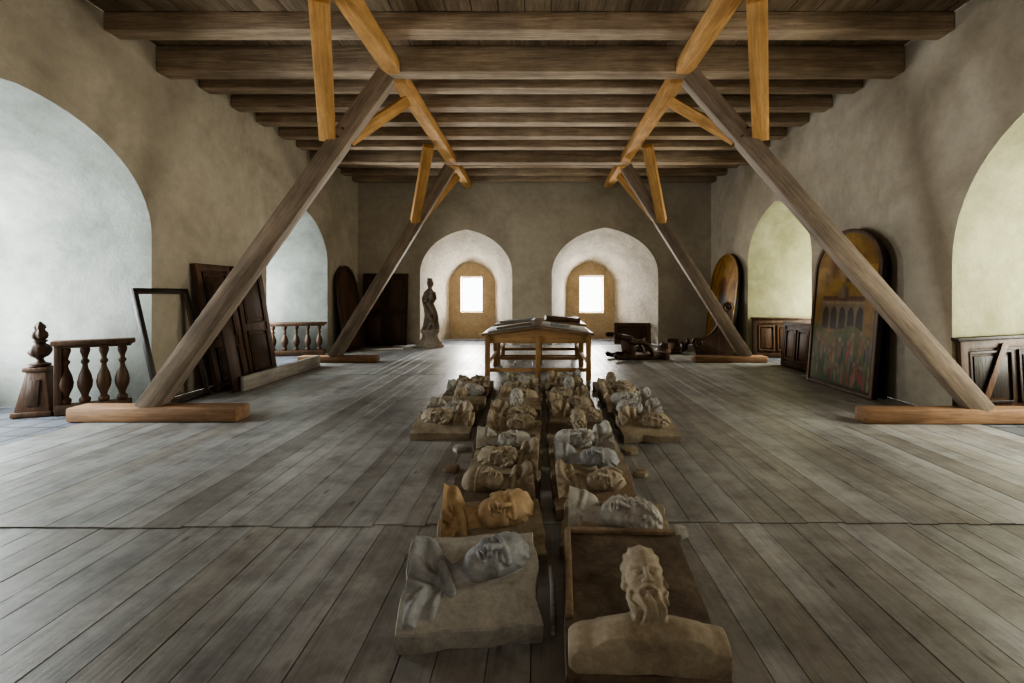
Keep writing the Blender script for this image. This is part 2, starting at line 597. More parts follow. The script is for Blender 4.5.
def s_ell(X, Y, Z, c, r):
    x, y, z = X - c[0], Y - c[1], Z - c[2]
    k0 = np.sqrt((x / r[0]) ** 2 + (y / r[1]) ** 2 + (z / r[2]) ** 2)
    k1 = np.sqrt((x / r[0] ** 2) ** 2 + (y / r[1] ** 2) ** 2 + (z / r[2] ** 2) ** 2) + 1e-6
    return k0 * (k0 - 1) / k1

def s_cap(X, Y, Z, a, c, r0, r1):
    a, c = np.array(a), np.array(c)
    d = c - a
    t = np.clip(((X - a[0]) * d[0] + (Y - a[1]) * d[1] + (Z - a[2]) * d[2]) / d.dot(d), 0, 1)
    return np.sqrt((X - a[0] - t * d[0]) ** 2 + (Y - a[1] - t * d[1]) ** 2 + (Z - a[2] - t * d[2]) ** 2) - (r0 + (r1 - r0) * t)

def bust_sdf(X, Y, Z, hair='short', beard=False, drape=False, block=False, hamp=.006):
    """life-size bust: x to its left, y up (chin 0, crown .24), z out of the face"""
    A = np.abs(X)
    d = s_ell(X, Y, Z, (0, .148, -.018), (.077, .092, .098))
    d = smin(d, s_ell(X, Y, Z, (0, .095, .022), (.064, .10, .070)), .03)
    d = smin(d, s_ell(X, Y, Z, (0, .036, .028), (.052, .038, .056)), .025)
    d = smin(d, s_ell(A, Y, Z, (.0, .012, .070), (.022, .017, .019)), .02)
    d = smin(d, s_ell(A, Y, Z, (.044, .084, .056), (.022, .018, .022)), .02)
    d = smin(d, s_cap(A, Y, Z, (.008, .131, .088), (.050, .130, .067), .010, .009), .009)
    d = smax(d, -s_ell(A, Y, Z, (.032, .111, .103), (.025, .017, .033)), .007)
    d = smin(d, s_ell(A, Y, Z, (.032, .1095, .073), (.0155, .0115, .0135)), .002)
    d = smin(d, s_cap(A, Y, Z, (.018, .116, .084), (.047, .114, .073), .004, .004), .003)
    d = smin(d, s_cap(X, Y, Z, (0, .125, .088), (0, .078, .119), .0085, .012), .006)
    d = smin(d, s_ell(X, Y, Z, (0, .074, .120), (.013, .011, .014)), .005)
    d = smin(d, s_ell(A, Y, Z, (.0155, .071, .104), (.010, .0095, .013)), .004)
    d = smin(d, s_cap(A, Y, Z, (.0, .0525, .0985), (.022, .047, .087), .0070, .004), .003)
    d = smin(d, s_cap(A, Y, Z, (.0, .0385, .0965), (.018, .042, .088), .0080, .004), .003)
    d = smax(d, -s_ell(X, Y, Z, (0, .0455, .108), (.026, .0032, .022)), .002)
    d = smax(d, -s_ell(X, Y, Z, (0, .027, .101), (.017, .006, .011)), .007)
    if hair != 'cap':
        ear = s_ell(A, Y, Z, (.078, .102, -.008), (.011, .033, .020))
        ear = smax(ear, -s_ell(A, Y, Z, (.090, .104, -.004), (.008, .02, .011)), .004)
        d = smin(d, ear, .005)
    neck = s_cap(X, Y, Z, (0, .03, -.025), (0, -.10, -.045), .054, .064)
    neck = smin(neck, s_cap(A, Y, Z, (.055, .05, -.02), (.012, -.09, .0), .012, .014), .015)
    d = smin(d, neck, .012)
    if not block:
        sh = s_ell(X, Y, Z, (0, -.165, -.05), (.215, .085, .088))
        sh = smin(sh, s_ell(X, Y, Z, (0, -.22, -.03), (.17, .10, .095)), .04)
        sh = smin(sh, s_cap(A, Y, Z, (.03, -.06, -.05), (.17, -.115, -.05), .05, .05), .04)
        if drape:
            sh = sh - .009 * np.sin(75 * (Y + .55 * A) + 3 * np.sin(A * 22)) - .004
            torus = np.sqrt((np.sqrt((X / 1.25) ** 2 + (Z + .035) ** 2) - .066) ** 2 + (Y + .085 - .25 * (Z + .03)) ** 2) - .017
            sh = smin(sh, torus, .006)
        else:
            sh = smin(sh, s_cap(A, Y, Z, (.02, -.108, .022), (.16, -.095, -.005), .010, .009), .015)
        d = smin(d, sh, .015)
    # hair
    if hair == 'cap':
        hr = s_ell(X, Y, Z, (0, .175, -.022), (.090, .078, .112))
        band = s_ell(X, Y, Z, (0, .152, -.018), (.096, .016, .116))
        hr = smax(smin(hr, band, .004), -(Y - .136), .003)
        bk = smax(s_ell(X, Y, Z, (0, .12, -.05), (.086, .10, .085)), Z - .0, .02)
        hr = smin(hr, bk, .01)
    else:
        big = {'short': .0, 'curly': .013, 'long': .009}[hair]
        hr = s_ell(X, Y, Z, (0, .155, -.030), (.082 + big, .095 + big, .102 + big))
        if hair != 'short':
            hr = smin(hr, s_ell(A, Y, Z, (.074, .075, -.03), (.028 + big, .075, .045)), .02)
        if hair == 'long':
            hr = smin(hr, s_cap(A, Y, Z, (.075, .08, -.03), (.085, -.09, -.02), .03, .035), .02)
        hr = smax(hr, -s_ell(X, Y, Z, (0, .088, .105), (.070, .092, .105)), .004)
        if hair == 'short':
            hr = smax(hr, -(s_ell(A, Y, Z, (.09, .09, .01), (.03, .055, .035))), .006)
            hr = hr - hamp * np.sin(140 * (Y * .8 + .5 * Z) + 2.5 * np.sin(A * 60)) - .002
        elif hair == 'curly':
            f = 112
            hr = hr - .012 * np.sin(f * X + 1.2 * np.sin(40 * Y)) * np.sin(f * Y + .5) * np.sin(f * Z + 1) - .003
        else:
            hr = hr - .008 * np.sin(120 * (A + .35 * Z) + 3.0 * np.sin(Y * 30)) - .002
    d = smin(d, hr, .002)
    if beard:
        bd = s_ell(X, Y, Z, (0, .004, .055), (.064, .056, .052))
        bd = smin(bd, s_cap(A, Y, Z, (.070, .085, .01), (.042, .004, .055), .019, .029), .02)
        bd = smax(bd, -s_ell(X, Y, Z, (0, .052, .105), (.032, .022, .05)), .004)
        bd = bd - .0055 * np.sin(170 * X + 2.0 * np.sin(Y * 60)) - .002 * np.sin(Y * 160 + X * 60)
        mu = s_cap(A, Y, Z, (.003, .0605, .105), (.036, .044, .090), .0088, .005)
        d = smin(smin(d, bd, .003), mu, .002)
    return d

def surface_nets(D, org, res):
    nx, ny, nz = D.shape
    cs = [(i, j, k) for i in (0, 1) for j in (0, 1) for k in (0, 1)]
    sl = lambda c: D[c[0]:nx - 1 + c[0], c[1]:ny - 1 + c[1], c[2]:nz - 1 + c[2]]
    cnt = np.zeros((nx - 1, ny - 1, nz - 1), np.float32)
    acc = np.zeros((nx - 1, ny - 1, nz - 1, 3), np.float32)
    for a in cs:
        for ax in range(3):
            if a[ax] == 0:
                c = list(a)
                c[ax] = 1
                d0, d1 = sl(a), sl(c)
                m = (d0 < 0) != (d1 < 0)
                t = np.where(m, d0 / np.where(m, d0 - d1, 1), 0)
                for q in range(3):
                    acc[..., q] += np.where(m, a[q] + (t if q == ax else 0), 0)
                cnt += m
    ok = cnt > 0
    idx = -np.ones(ok.shape, np.int64)
    idx[ok] = np.arange(ok.sum())
    V = (np.argwhere(ok) + acc[ok] / cnt[ok][:, None]) * res + np.array(org)
    F = []
    ins = D < 0
    for ax in range(3):
        u, w = (ax + 1) % 3, (ax + 2) % 3
        s0 = [slice(None)] * 3
        s1 = [slice(None)] * 3
        s0[ax] = slice(0, -1)
        s1[ax] = slice(1, None)
        e = ins[tuple(s0)] != ins[tuple(s1)]
        pos = np.argwhere(e)
        lim = D.shape
        pos = pos[(pos[:, u] >= 1) & (pos[:, w] >= 1) & (pos[:, u] < lim[u] - 1) & (pos[:, w] < lim[w] - 1)]
        q = []
        for du, dw in ((1, 1), (0, 1), (0, 0), (1, 0)):
            p = pos.copy()
            p[:, u] -= du
            p[:, w] -= dw
            q.append(idx[p[:, 0], p[:, 1], p[:, 2]])
        q = np.stack(q, 1)
        sgn = ins[pos[:, 0], pos[:, 1], pos[:, 2]]
        q[~sgn] = q[~sgn][:, ::-1]
        F.append(q)
    return V, np.concatenate(F)

def portrait_mesh(W, L, H, res, s, O, U, F, chest=None, **kw):
    """W x L slab field centred on 0; O chin position, U crown direction, F face direction in slab space"""
    U = np.array(U, float)
    U /= np.linalg.norm(U)
    F = np.array(F, float)
    F -= U * F.dot(U)
    F /= np.linalg.norm(F)
    X_ = np.cross(U, F)
    xs = np.arange(-W / 2, W / 2 + res, res)
    ys = np.arange(-L / 2, L / 2 + res, res)
    zs = np.arange(-.012, H, res)
    gx, gy, gz = np.meshgrid(xs, ys, zs, indexing='ij')
    px, py, pz = (gx - O[0]) / s, (gy - O[1]) / s, (gz - O[2]) / s
    hx = px * X_[0] + py * X_[1] + pz * X_[2]
    hy = px * U[0] + py * U[1] + pz * U[2]
    hz = px * F[0] + py * F[1] + pz * F[2]
    D = bust_sdf(hx, hy, hz, block=chest is not None, **kw) * s
    if chest is not None:
        # broad rounded shoulder block along the near edge of the slab
        cy, cz = chest
        A = np.abs(gx - O[0])
        c = s_cap(A, gy, gz, (0, cy, cz), (.225, cy - .008, cz - .02), .085, .078)
        c = smin(c, s_ell(A, gy, gz, (.10, cy - .03, cz + .030), (.095, .07, .055)), .03)
        c = smin(c, s_cap(A, gy, gz, (.02, cy + .062, cz + .052), (.17, cy + .045, cz + .035), .013, .010), .015)
        D = smin(D, c, .02)
    D = D.astype(np.float32)
    D[:2] = np.maximum(D[:2], .01)
    D[-2:] = np.maximum(D[-2:], .01)
    D[:, :2] = np.maximum(D[:, :2], .01)
    D[:, -2:] = np.maximum(D[:, -2:], .01)
    D[:, :, -2:] = np.maximum(D[:, :, -2:], .01)
    V, Fc = surface_nets(D, (xs[0], ys[0], zs[0]), res)
    me = bpy.data.meshes.new('portrait')
    me.from_pydata(V.tolist(), [], Fc.tolist())
    bm = bmesh.new()
    bm.from_mesh(me)
    bmesh.ops.recalc_face_normals(bm, faces=bm.faces)
    bm.to_mesh(me)
    bm.free()
    me.polygons.foreach_set('use_smooth', [True] * len(me.polygons))
    me.materials.append(PL['beige'])
    return me

def lying(phi, alpha, flip=1):
    """head lying sideways; flip=1 crown to the right, alpha leans the face toward the viewer"""
    U = (flip * math.cos(phi), math.sin(phi), .04)
    zx = (-math.sin(phi) * flip, math.cos(phi))
    F = (zx[0] * -math.sin(alpha), zx[1] * -math.sin(alpha), math.cos(alpha))
    return U, F

def upright(deg):
    t = R(deg)
    return ((0, math.cos(t), math.sin(t)), (0, -math.sin(t), math.cos(t)))

def slab_mesh(name, W, L, T, rough=1.0):
    """cast backing with a slightly chipped outline; near edge on y=0"""
    n = 8
    pts = []
    broken = random.randint(0, 3)
    for si, (ax, ay, bx, by) in enumerate(((-W / 2, 0, W / 2, 0), (W / 2, 0, W / 2, L), (W / 2, L, -W / 2, L), (-W / 2, L, -W / 2, 0))):
        for k in range(n):
            t = (k + (random.uniform(-.3, .3) if k else 0)) / n
            x, y = ax + (bx - ax) * t, ay + (by - ay) * t
            nx, ny = (by - ay), -(bx - ax)
            l = math.hypot(nx, ny)
            inn = (random.choice([0, 0, .001, .004, .012]) if k else random.uniform(.002, .010)) * rough
            if si == broken and k in (1, 2, 3) and rough > .8:
                inn += random.uniform(.012, .032)
            x -= nx / l * inn
            y -= ny / l * inn
            if k == 0:
                x *= random.uniform(.96, .998)
                y = min(max(y, random.uniform(0, .010)), L - random.uniform(0, .010))
            pts.append((x, y))
    m = len(pts)
    vs = [(x * .99, y, 0) for x, y in pts] + [(x, y, T * .88 + random.uniform(-.004, .004)) for x, y in pts] + [(x * .985, L / 2 + (y - L / 2) * .98, T - random.uniform(0, .004)) for x, y in pts] + [(x * .8, L / 2 + (y - L / 2) * .8, T) for x, y in pts]
    fs = [list(range(m - 1, -1, -1)), list(range(3 * m, 4 * m))]
    for q in range(3):
        fs += [(q * m + i, q * m + (i + 1) % m, (q + 1) * m + (i + 1) % m, (q + 1) * m + i) for i in range(m)]
    b = MB()
    b.add(vs, fs)
    o = b.build(name, PL['beige'], None, 0, True, 20)
    me = o.data
    bpy.data.objects.remove(o)
    return me

PW, PLn, PT = .53, .38, .08
def pmesh(s, O, UF, res=.0045, W=PW, L=PLn, H=.26, **kw):
    return portrait_mesh(W, L, H, res, s, O, UF[0], UF[1], **kw)
pm = [
    ('short haired head', pmesh(1.17, (-.05, .05, .010), lying(R(-3), R(30)), hair='short', hamp=.004)),
    ('bearded head', pmesh(1.15, (.04, .045, .010), lying(R(8), R(36), -1), hair='short', beard=True, drape=True)),
    ('curly haired head', pmesh(1.10, (-.04, .05, .008), lying(R(-8), R(40)), hair='curly', drape=True)),
    ('capped head', pmesh(1.13, (.04, .04, .010), lying(R(10), R(22), -1), hair='cap', drape=True)),
    ('upright bearded head', pmesh(.86, (0, -.07, .05), upright(38), H=.3, hair='short', beard=True)),
    ('long haired head', pmesh(1.13, (-.05, .05, .008), lying(R(10), R(34)), hair='long', drape=True)),
]
big_tan = pmesh(1.36, (-.07, .05, .018), lying(R(14), R(36)), .0042, .55, .41, .30, hair='short', hamp=.0035, drape=True)
big_pale = pmesh(1.25, (-.06, .04, .012), lying(R(-6), R(22)), .0042, .54, .38, .30, hair='curly')
slabs = [slab_mesh('slab', .57 + random.uniform(0, .035), .415 + random.uniform(.0, .015), PT) for _ in range(10)]

def relief(label, group, loc, me_p, me_s, L, T, tilt, rz, mat_p, mat_s, roll=0, sc=1.0):
    if loc[1] < 2.7:
        loc = (loc[0], loc[1], ZN + .001)
    root = thing('portrait_relief', label, 'plaster relief', loc, (tilt, roll, rz), group)
    root.scale = (sc, sc, sc)
    for nm, me, z, yo, mt in (('slab', me_s, 0, 0, mat_s), ('portrait', me_p, T - .004, L / 2, mat_p)):
        o = bpy.data.objects.new(nm, me)
        COL.objects.link(o)
        o.parent = root
        o.location = (0, yo, z)
        o.material_slots[0].link = 'OBJECT'
        o.material_slots[0].material = PL[mt]
    return root

G = 'plaster portrait reliefs laid in rows on the floor'
big1 = pmesh(1.28, (-.03, .02, -.004), lying(R(24), R(20)), .0036, .55, .45, .28, hair='short', hamp=.003, drape=True)
relief('large cool grey relief with sideways head and collar, front left corner', G, (-.262, 1.80, 0), big1, slab_mesh('slab', .60, .49, .10), .49, .10, R(15), R(7), 'grey', 'white')
big2 = pmesh(.93, (.015, -.275, .125), upright(33), .0034, .55, .82, .42, hair='short', hamp=.004, beard=True, chest=(-.335, .06))
r = relief('large relief of facing bearded man with bare shoulders, front right corner', G, (.372, 1.52, 0), big2, slab_mesh('slab', .57, .83, .13, .6), .83, .13, R(5), R(-3), 'beige', 'brown')
b = MB()
b.box((0, .80, .137), (.53, .03, .022))
b.box((-.262, .52, .137), (.03, .56, .022))
b.build('rim', PL['terracotta'], r, .006)
relief('tan relief of short haired face, second in the left middle row', G, (-.235, 2.34, 0), big_tan, slab_mesh('slab', .59, .43, .06), .43, .06, R(15), R(8), 'ochre', 'beige')
relief('pale grey relief of curly haired profile, second in the right middle row', G, (.41, 2.39, 0), big_pale, slab_mesh('slab', .60, .40, .07), .40, .07, R(13), R(-7), 'white', 'beige')

rows = {
    'left middle row': (-.25, [(2.82, 3, 'beige', 'brown'), (3.265, 1, 'beige', 'beige'), (3.70, 0, 'white', 'brown'), (4.13, 5, 'beige', 'beige'), (4.56, 2, 'beige', 'brown'), (4.99, 4, 'white', 'beige'), (5.42, 0, 'beige', 'beige'), (5.86, 1, 'beige', 'brown'), (6.3, 5, 'white', 'beige'), (6.73, 2, 'beige', 'beige')]),
    'right middle row': (.39, [(2.81, 5, 'beige', 'terracotta'), (3.24, 0, 'grey', 'beige'), (3.68, 1, 'white', 'beige'), (4.12, 4, 'beige', 'brown'), (4.56, 2, 'beige', 'beige'), (5.0, 0, 'beige', 'terracotta'), (5.44, 3, 'beige', 'beige'), (5.88, 4, 'white', 'brown'), (6.32, 2, 'beige', 'beige'), (6.75, 1, 'white', 'beige')]),
    'left outer row': (-.92, [(4.34, 1, 'beige', 'beige'), (4.78, 0, 'white', 'brown'), (5.21, 4, 'beige', 'beige'), (5.65, 2, 'white', 'brown'), (6.08, 3, 'beige', 'terracotta'), (6.52, 0, 'beige', 'beige')]),
    'right outer row': (1.065, [(4.26, 2, 'beige', 'beige'), (4.70, 3, 'white', 'brown'), (5.13, 1, 'white', 'beige'), (5.57, 5, 'beige', 'brown'), (6.0, 0, 'beige', 'beige'), (6.44, 4, 'beige', 'terracotta')]),
}
for rn, (xc, items) in rows.items():
    for k, (y, v, mp_, ms_) in enumerate(items):
        last = k == len(items) - 1
        xo = random.uniform(-.018, .018)
        tl = R(random.uniform(9, 16)) if not last else R(2)
        n = k + (3 if 'middle' in rn else 1)
        lab = '%s relief of a %s, %s from the front in the %s' % (mp_, pm[v][0], ORD[n], rn)
        relief(lab, G, (xc + xo, y, 0), pm[v][1], slabs[(k * 3 + v) % 10], .425, PT, tl, R(random.uniform(-6, 6)), mp_, ms_, 0, random.uniform(.93, .99))
b = MB()
b.tube([(0, 0, .02), (.006, .15, .02), (.008, .3, .02), (.0, .45, .02)], [.010, .013, .013, .01], 8)
o = b.build('curved_stick', M_grey)
o.location = (.062, 1.86, ZN)
tag(o, 'thin curved broken stick lying between the two front reliefs', 'stick')
for (x, y, r_, rz, mt, lab) in ((-.66, 2.46, .06, 20, 'beige', 'small beige plaster shard on floor left of the tan short haired face'),
                                (.82, 2.66, .07, 70, 'white', 'pale plaster shard on floor right of the curly haired profile'),
                                (.80, 3.5, .06, 130, 'beige', 'small beige plaster shard on floor beside the right middle row'),
                                (-.68, 3.6, .065, 200, 'terracotta', 'small brown plaster shard on floor beside the left middle row'),
                                (.82, 4.02, .085, 260, 'beige', 'larger beige plaster shard on floor just before the right outer row'),
                                (-.70, 4.08, .08, 310, 'white', 'larger pale plaster shard on floor just before the left outer row')):
    n = 7
    pl = [(r_ * random.uniform(.6, 1.2) * math.cos(2 * PI * k / n), r_ * random.uniform(.6, 1.2) * math.sin(2 * PI * k / n)) for k in range(n)]
    b = MB()
    b.prism(pl, -.035, 0, Matrix.Rotation(R(-90), 4, 'X'))
    o = b.build('plaster_shard', PL[mt], None, .004)
    zmin = min(v.co.z for v in o.data.vertices)
    o.location = (x, y, (ZN if y < 2.7 else 0) - zmin)
    o.rotation_euler = (0, 0, R(rz))
    tag(o, lab, 'plaster shard', 'broken plaster shards')

# ------------------------------------------------------------------ tables
RISE = .12
def work_table(label, loc, W, D, H, ridge):
    t = thing('work_table', label, 'table', loc, group='work tables behind the reliefs')
    hw = W / 2 + .04
    a = math.atan2(ridge, hw)
    b = MB()
    for s in (-1, 1):
        for k in range(4):
            b.box((s * hw / 2, D * (k + .5) / 4, H - .02 + ridge / 2), (hw / math.cos(a), D / 4 - .006, .04), Matrix.Rotation(s * a, 3, 'Y'))
    b.build('tabletop', M_tabled, t, .004)
    for y in (.06, D - .06):
        b = MB()
        x0 = W / 2 - .05
        zt = H - .04 + ridge * .06
        b.prism([(-x0, H - .16), (x0, H - .16), (x0, zt), (0, H - .04 + ridge), (-x0, zt)], y - .018, y + .018)
        b.build('apron', M_table, t, .004)
    for x in (-W / 2 + .06, W / 2 - .06):
        beam('apron', (x, .08, H - .10), (x, D - .08, H - .10), .035, .11, M_table, t)
    for x in (-W / 2 + .05, 0, W / 2 - .05):
        for y in (.04, D - .04):
            beam('leg', (x, y, 0), (x, y, H - .045), .08, .08, M_table, t, .008, (0, 1, 0))
    for y in (.06, D - .06):
        beam('stretcher', (-W / 2 + .05, y + .03, .16), (W / 2 - .05, y + .03, .16), .05, .06, M_table, t)
    for x in (-W / 2 + .05, 0, W / 2 - .05):
        beam('stretcher', (x, .06, .28), (x, D - .06, .28), .05, .06, M_table, t)
    return t
work_table('brown pine work table with low ridged top just behind the rows of reliefs', (0.0, 7.35, 0), 1.74, 1.48, .76, RISE)
work_table('second pine work table standing behind the first, near the far windows', (.04, 8.98, 0), 1.75, 1.3, .80, .06)

def flat_on_table(name, label, cat, x, y, size, rz, mat, H, W, cx, ridge, lift=0):
    b = MB()
    b.box((0, 0, size[2] / 2), size)
    o = b.build(name, mat, None, .003)
    hw = W / 2 + .04
    dx = x - cx
    a = math.atan2(ridge, hw) * (1 if dx > 0 else -1)
    o.matrix_world = Matrix.Translation((x, y, H + ridge * (1 - abs(dx) / hw) + .004 + lift)) @ Matrix.Rotation(a, 4, 'Y') @ Matrix.Rotation(rz, 4, 'Z')
    return tag(o, label, cat)
T1 = (.76, 1.74, 0, RISE)
T2 = (.80, 1.75, .04, .06)
flat_on_table('slate_sheet', 'large grey sheet covering the left slope of the first table', 'sheet', -.46, 8.03, (.80, 1.22, .012), R(2), M_slate, *T1)
flat_on_table('pale_sheet', 'large pale sheet covering the right slope of the first table', 'sheet', .46, 8.05, (.80, 1.20, .012), R(-2), M_paper, *T1)
flat_on_table('wooden_strip', 'narrow brown wooden strip lying on the grey sheet of the first table', 'strip', -.40, 7.75, (.62, .06, .03), R(14), M_tabled, *T1, .014)
flat_on_table('paper_stack', 'small stack of papers lying on the pale sheet of the first table', 'papers', .38, 7.80, (.32, .24, .04), R(-12), M_slate, *T1, .014)
flat_on_table('flat_box', 'flat dark box lying on the second table, right half', 'box', .50, 9.55, (.70, .5, .09), R(3), M_dark2, *T2)
flat_on_table('slate_sheet', 'grey sheet lying on the second table, left half', 'sheet', -.42, 9.55, (.66, .6, .03), R(-6), M_slate, *T2)

# ------------------------------------------------------------------ leaning things
def lean(name, label, cat, side, along, foot, H, group=None, gap=.012):
    a = math.asin((foot - gap) / H)
    if side == 'L':
        loc, rz = (XL + foot, along, .0), PI / 2
    elif side == 'R':
        loc, rz = (XR - foot, along, .0), -PI / 2
    else:
        loc, rz = (along, YB - foot, .0), 0
    return thing(name, label, cat, loc, (-a, 0, rz), group)

def rect_ring(b, x0, x1, z0, z1, t, y0, y1):
    b.ring_prism([(x0, z0), (x1, z0), (x1, z1), (x0, z1)], [(x0 + t, z0 + t), (x1 - t, z0 + t), (x1 - t, z1 - t), (x0 + t, z1 - t)], y0, y1)

def panelled(root, W, H, T, cells, mat, mat2):
    b = MB()
    b.box((0, -T / 2, H / 2), (W, T, H))
    b.build('board', mat, root, .005)
    b = MB()
    rect_ring(b, -W / 2, W / 2, 0, H, .09, -T - .018, -T)
    b.build('frame', mat, root, .004)
    for (x0, x1, z0, z1) in cells:
        b = MB()
        rect_ring(b, x0, x1, z0, z1, .03, -T - .026, -T)
        b.box(((x0 + x1) / 2, -T - .006, (z0 + z1) / 2), (x1 - x0 - .12, .014, z1 - z0 - .12))
        b.build('moulded_panel', mat2, root, .005)

t = lean('picture_frame', 'empty black picture frame leaning at the edge of the big left niche', 'frame', 'L', 5.93, .34, 1.5)
b = MB()
rect_ring(b, -.43, .43, 0, 1.5, .055, -.05, 0)
b.build('moulding', M_black, t, .008)
b = MB()
rect_ring(b, -.38, .38, .05, 1.45, .02, -.035, -.012)
b.build('inner_lip', M_dark2, t, .004)
t = lean('panelled_door', 'dark brown panelled door leaning on left wall, nearest to the empty frame', 'door', 'L', 6.82, .36, 1.88, 'doors leaning on the left wall')
panelled(t, .72, 1.86, .045, [(-.25, .25, .12, .62), (-.25, .25, .74, 1.74)], M_dark2, M_dark)
t = lean('panelled_door', 'dark panelled door leaning on left wall, beside the pale plank', 'door', 'L', 7.63, .32, 1.88, 'doors leaning on the left wall')
panelled(t, .74, 1.86, .045, [(-.26, .26, .12, .80), (-.26, .26, .92, 1.74)], M_dark2, M_dark)
t = lean('loose_board', 'narrow dark board leaning in front of the nearest brown door', 'board', 'L', 6.55, .62, 1.62, None, .30)
b = MB()
b.box((0, -.02, .8), (.22, .03, 1.6))
b.build('plank', M_dark, t, .004)
o = beam('long_plank', (-4.26, 6.55, .105), (-4.26, 8.85, .105), .05, .21, M_grey, None, .004)
tag(o, 'long pale grey plank standing on edge in front of the leaning doors', 'plank')

def arched_outline(W, H, spring, c=0, n=20):
    return [(-W / 2, 0), (W / 2, 0)] + list(reversed(arch_pts(-W / 2, W / 2, spring, H, c, n)))
t = lean('arched_panel', 'dark brown arched panel leaning in the far left corner', 'panel', 'L', 11.5, .28, 2.14)
b = MB()
b.prism(arched_outline(1.15, 2.12, 1.55), -.05, 0)
b.build('board', M_dark2, t, .006)
b = MB()
b.ring_prism(arched_outline(1.15, 2.12, 1.55), [(p[0] * .84, .09 + (p[1]) * .915) for p in arched_outline(1.15, 2.12, 1.55)], -.085, -.05)
b.build('frame', M_dark, t, .004)
t = lean('panelled_door', 'wide dark double door leaning on the far wall, left of the statue', 'door', 'B', -4.16, .20, 1.98)
panelled(t, 1.22, 1.96, .05, [(-.53, -.04, .12, .85), (.04, .53, .12, .85), (-.53, -.04, .97, 1.85), (.04, .53, .97, 1.85)], M_dark, M_dark2)

# ------------------------------------------------------------------ painted panels
def paint_mesh(name, W, H, spring, func, nx=110, nz=160):
    vs, cs, fs = [], [], []
    for i in range(nx + 1):
        u = -1 + 2 * i / nx
        x = u * W / 2
        top = spring + (H - spring) * math.sqrt(max(0, 1 - u * u))
        for j in range(nz + 1):
            z = top * j / nz
            vs.append((x, 0, z))
            cs.append(func(x / W * 2, z / H))
    for i in range(nx):
        for j in range(nz):
            a = i * (nz + 1) + j
            fs.append((a, a + nz + 1, a + nz + 2, a + 1))
    me = bpy.data.meshes.new(name)
    me.from_pydata(vs, [], fs)
    me.materials.append(M_paint)
    ca = me.color_attributes.new('paint', 'FLOAT_COLOR', 'POINT')
    ca.data.foreach_set('color', [k for c in cs for k in (c[0], c[1], c[2], 1)])
    return me

_bl = [(random.uniform(-.95, .95), random.uniform(.05, .33), random.uniform(.04, .08), random.choice([(.34, .07, .05), (.26, .18, .12), (.09, .12, .17), (.22, .17, .08), (.05, .05, .045), (.33, .11, .09), (.08, .15, .06), (.22, .20, .10)])) for _ in range(70)]
def mixt(a, c, t):
    t = max(0, min(1, t))
    return tuple(a[i] * (1 - t) + c[i] * t for i in range(3))

def paint_big(x, z):
    base = mixt((.28, .165, .06), (.48, .30, .08), (z - .4) * 2)
    col = base
    if z > .78:
        col = mixt(col, (.20, .10, .035), abs(x) * 1.1 + (z - .9) * 3)
    for (cx, cz, r, c) in ((-.35, .80, .12, (.24, .11, .06)), (.0, .86, .11, (.50, .37, .18)), (.3, .79, .12, (.18, .10, .06)), (-.05, .75, .09, (.38, .27, .18)), (.5, .72, .10, (.24, .13, .07)), (-.55, .71, .08, (.30, .17, .09)), (.12, .70, .06, (.16, .10, .09))):
        d = math.hypot((x - cx) * .62, z - cz)
        if d < r:
            col = mixt(c, col, (d / r) ** 2)
        if math.hypot((x - cx) * .62, z - cz - r * .45) < r * .17:
            col = (.46, .32, .21)
    if abs(x + .02) < .66 and .36 < z < .585:
        col = mixt((.20, .15, .10), (.28, .21, .14), (z - .36) * 4)
        if z > .555:
            col = (.18, .09, .055)
        fx = (x + .68) / .27 % 1
        da = math.hypot((fx - .5) * .27 * .62, max(0, z - .455))
        if z > .37 and da < .062:
            col = (.075, .055, .045)
        elif .535 < z < .55:
            col = (.33, .25, .16)
    for tx, th in ((.0, .67),):
        if abs(x - tx) < .16 and .57 < z < th:
            col = (.25, .19, .125) if x < tx + .04 else (.18, .135, .09)
            if th - .05 < z and abs(x - tx) > .16 * (th - z) / .05:
                col = base
    if z < .37 + .03 * math.sin(x * 5):
        col = mixt((.06, .085, .034), (.16, .16, .07), z / .37 + .25 * math.sin(x * 6 + z * 14))
        for (cx, cz, r, c) in _bl:
            dx, dz = (x - cx) * .75, z - cz
            q = (dx / (r * .5)) ** 2 + (dz / r) ** 2
            if q < 1:
                col = mixt(c, col, q * .9)
            if math.hypot(dx, dz - r * 1.1) < r * .25:
                col = (.30, .20, .14)
    if abs(x) > .93 or z < .02:
        col = (.06, .035, .02)
    return tuple(k * .8 for k in col)

def paint_small(x, z):
    col = mixt((.44, .255, .06), (.34, .18, .045), abs(x))
    col = mixt(col, (.18, .10, .04), .5 + .5 * math.sin(z * 25 + 3 * math.sin(x * 6)) - .45)
    for (cx, cz, rx, rz, c) in ((0, .62, .32, .17, (.16, .06, .04)), (0, .82, .14, .055, (.40, .27, .17)), (.1, .45, .44, .16, (.09, .10, .12)), (-.4, .3, .28, .15, (.22, .16, .09)), (.45, .25, .25, .14, (.12, .06, .04))):
        d = ((x - cx) / rx) ** 2 + ((z - cz) / rz) ** 2
        if d < 1:
            col = mixt(c, col, d * .6)
    if abs(x) > .92:
        col = (.12, .06, .03)
    return tuple(k * .85 for k in col)

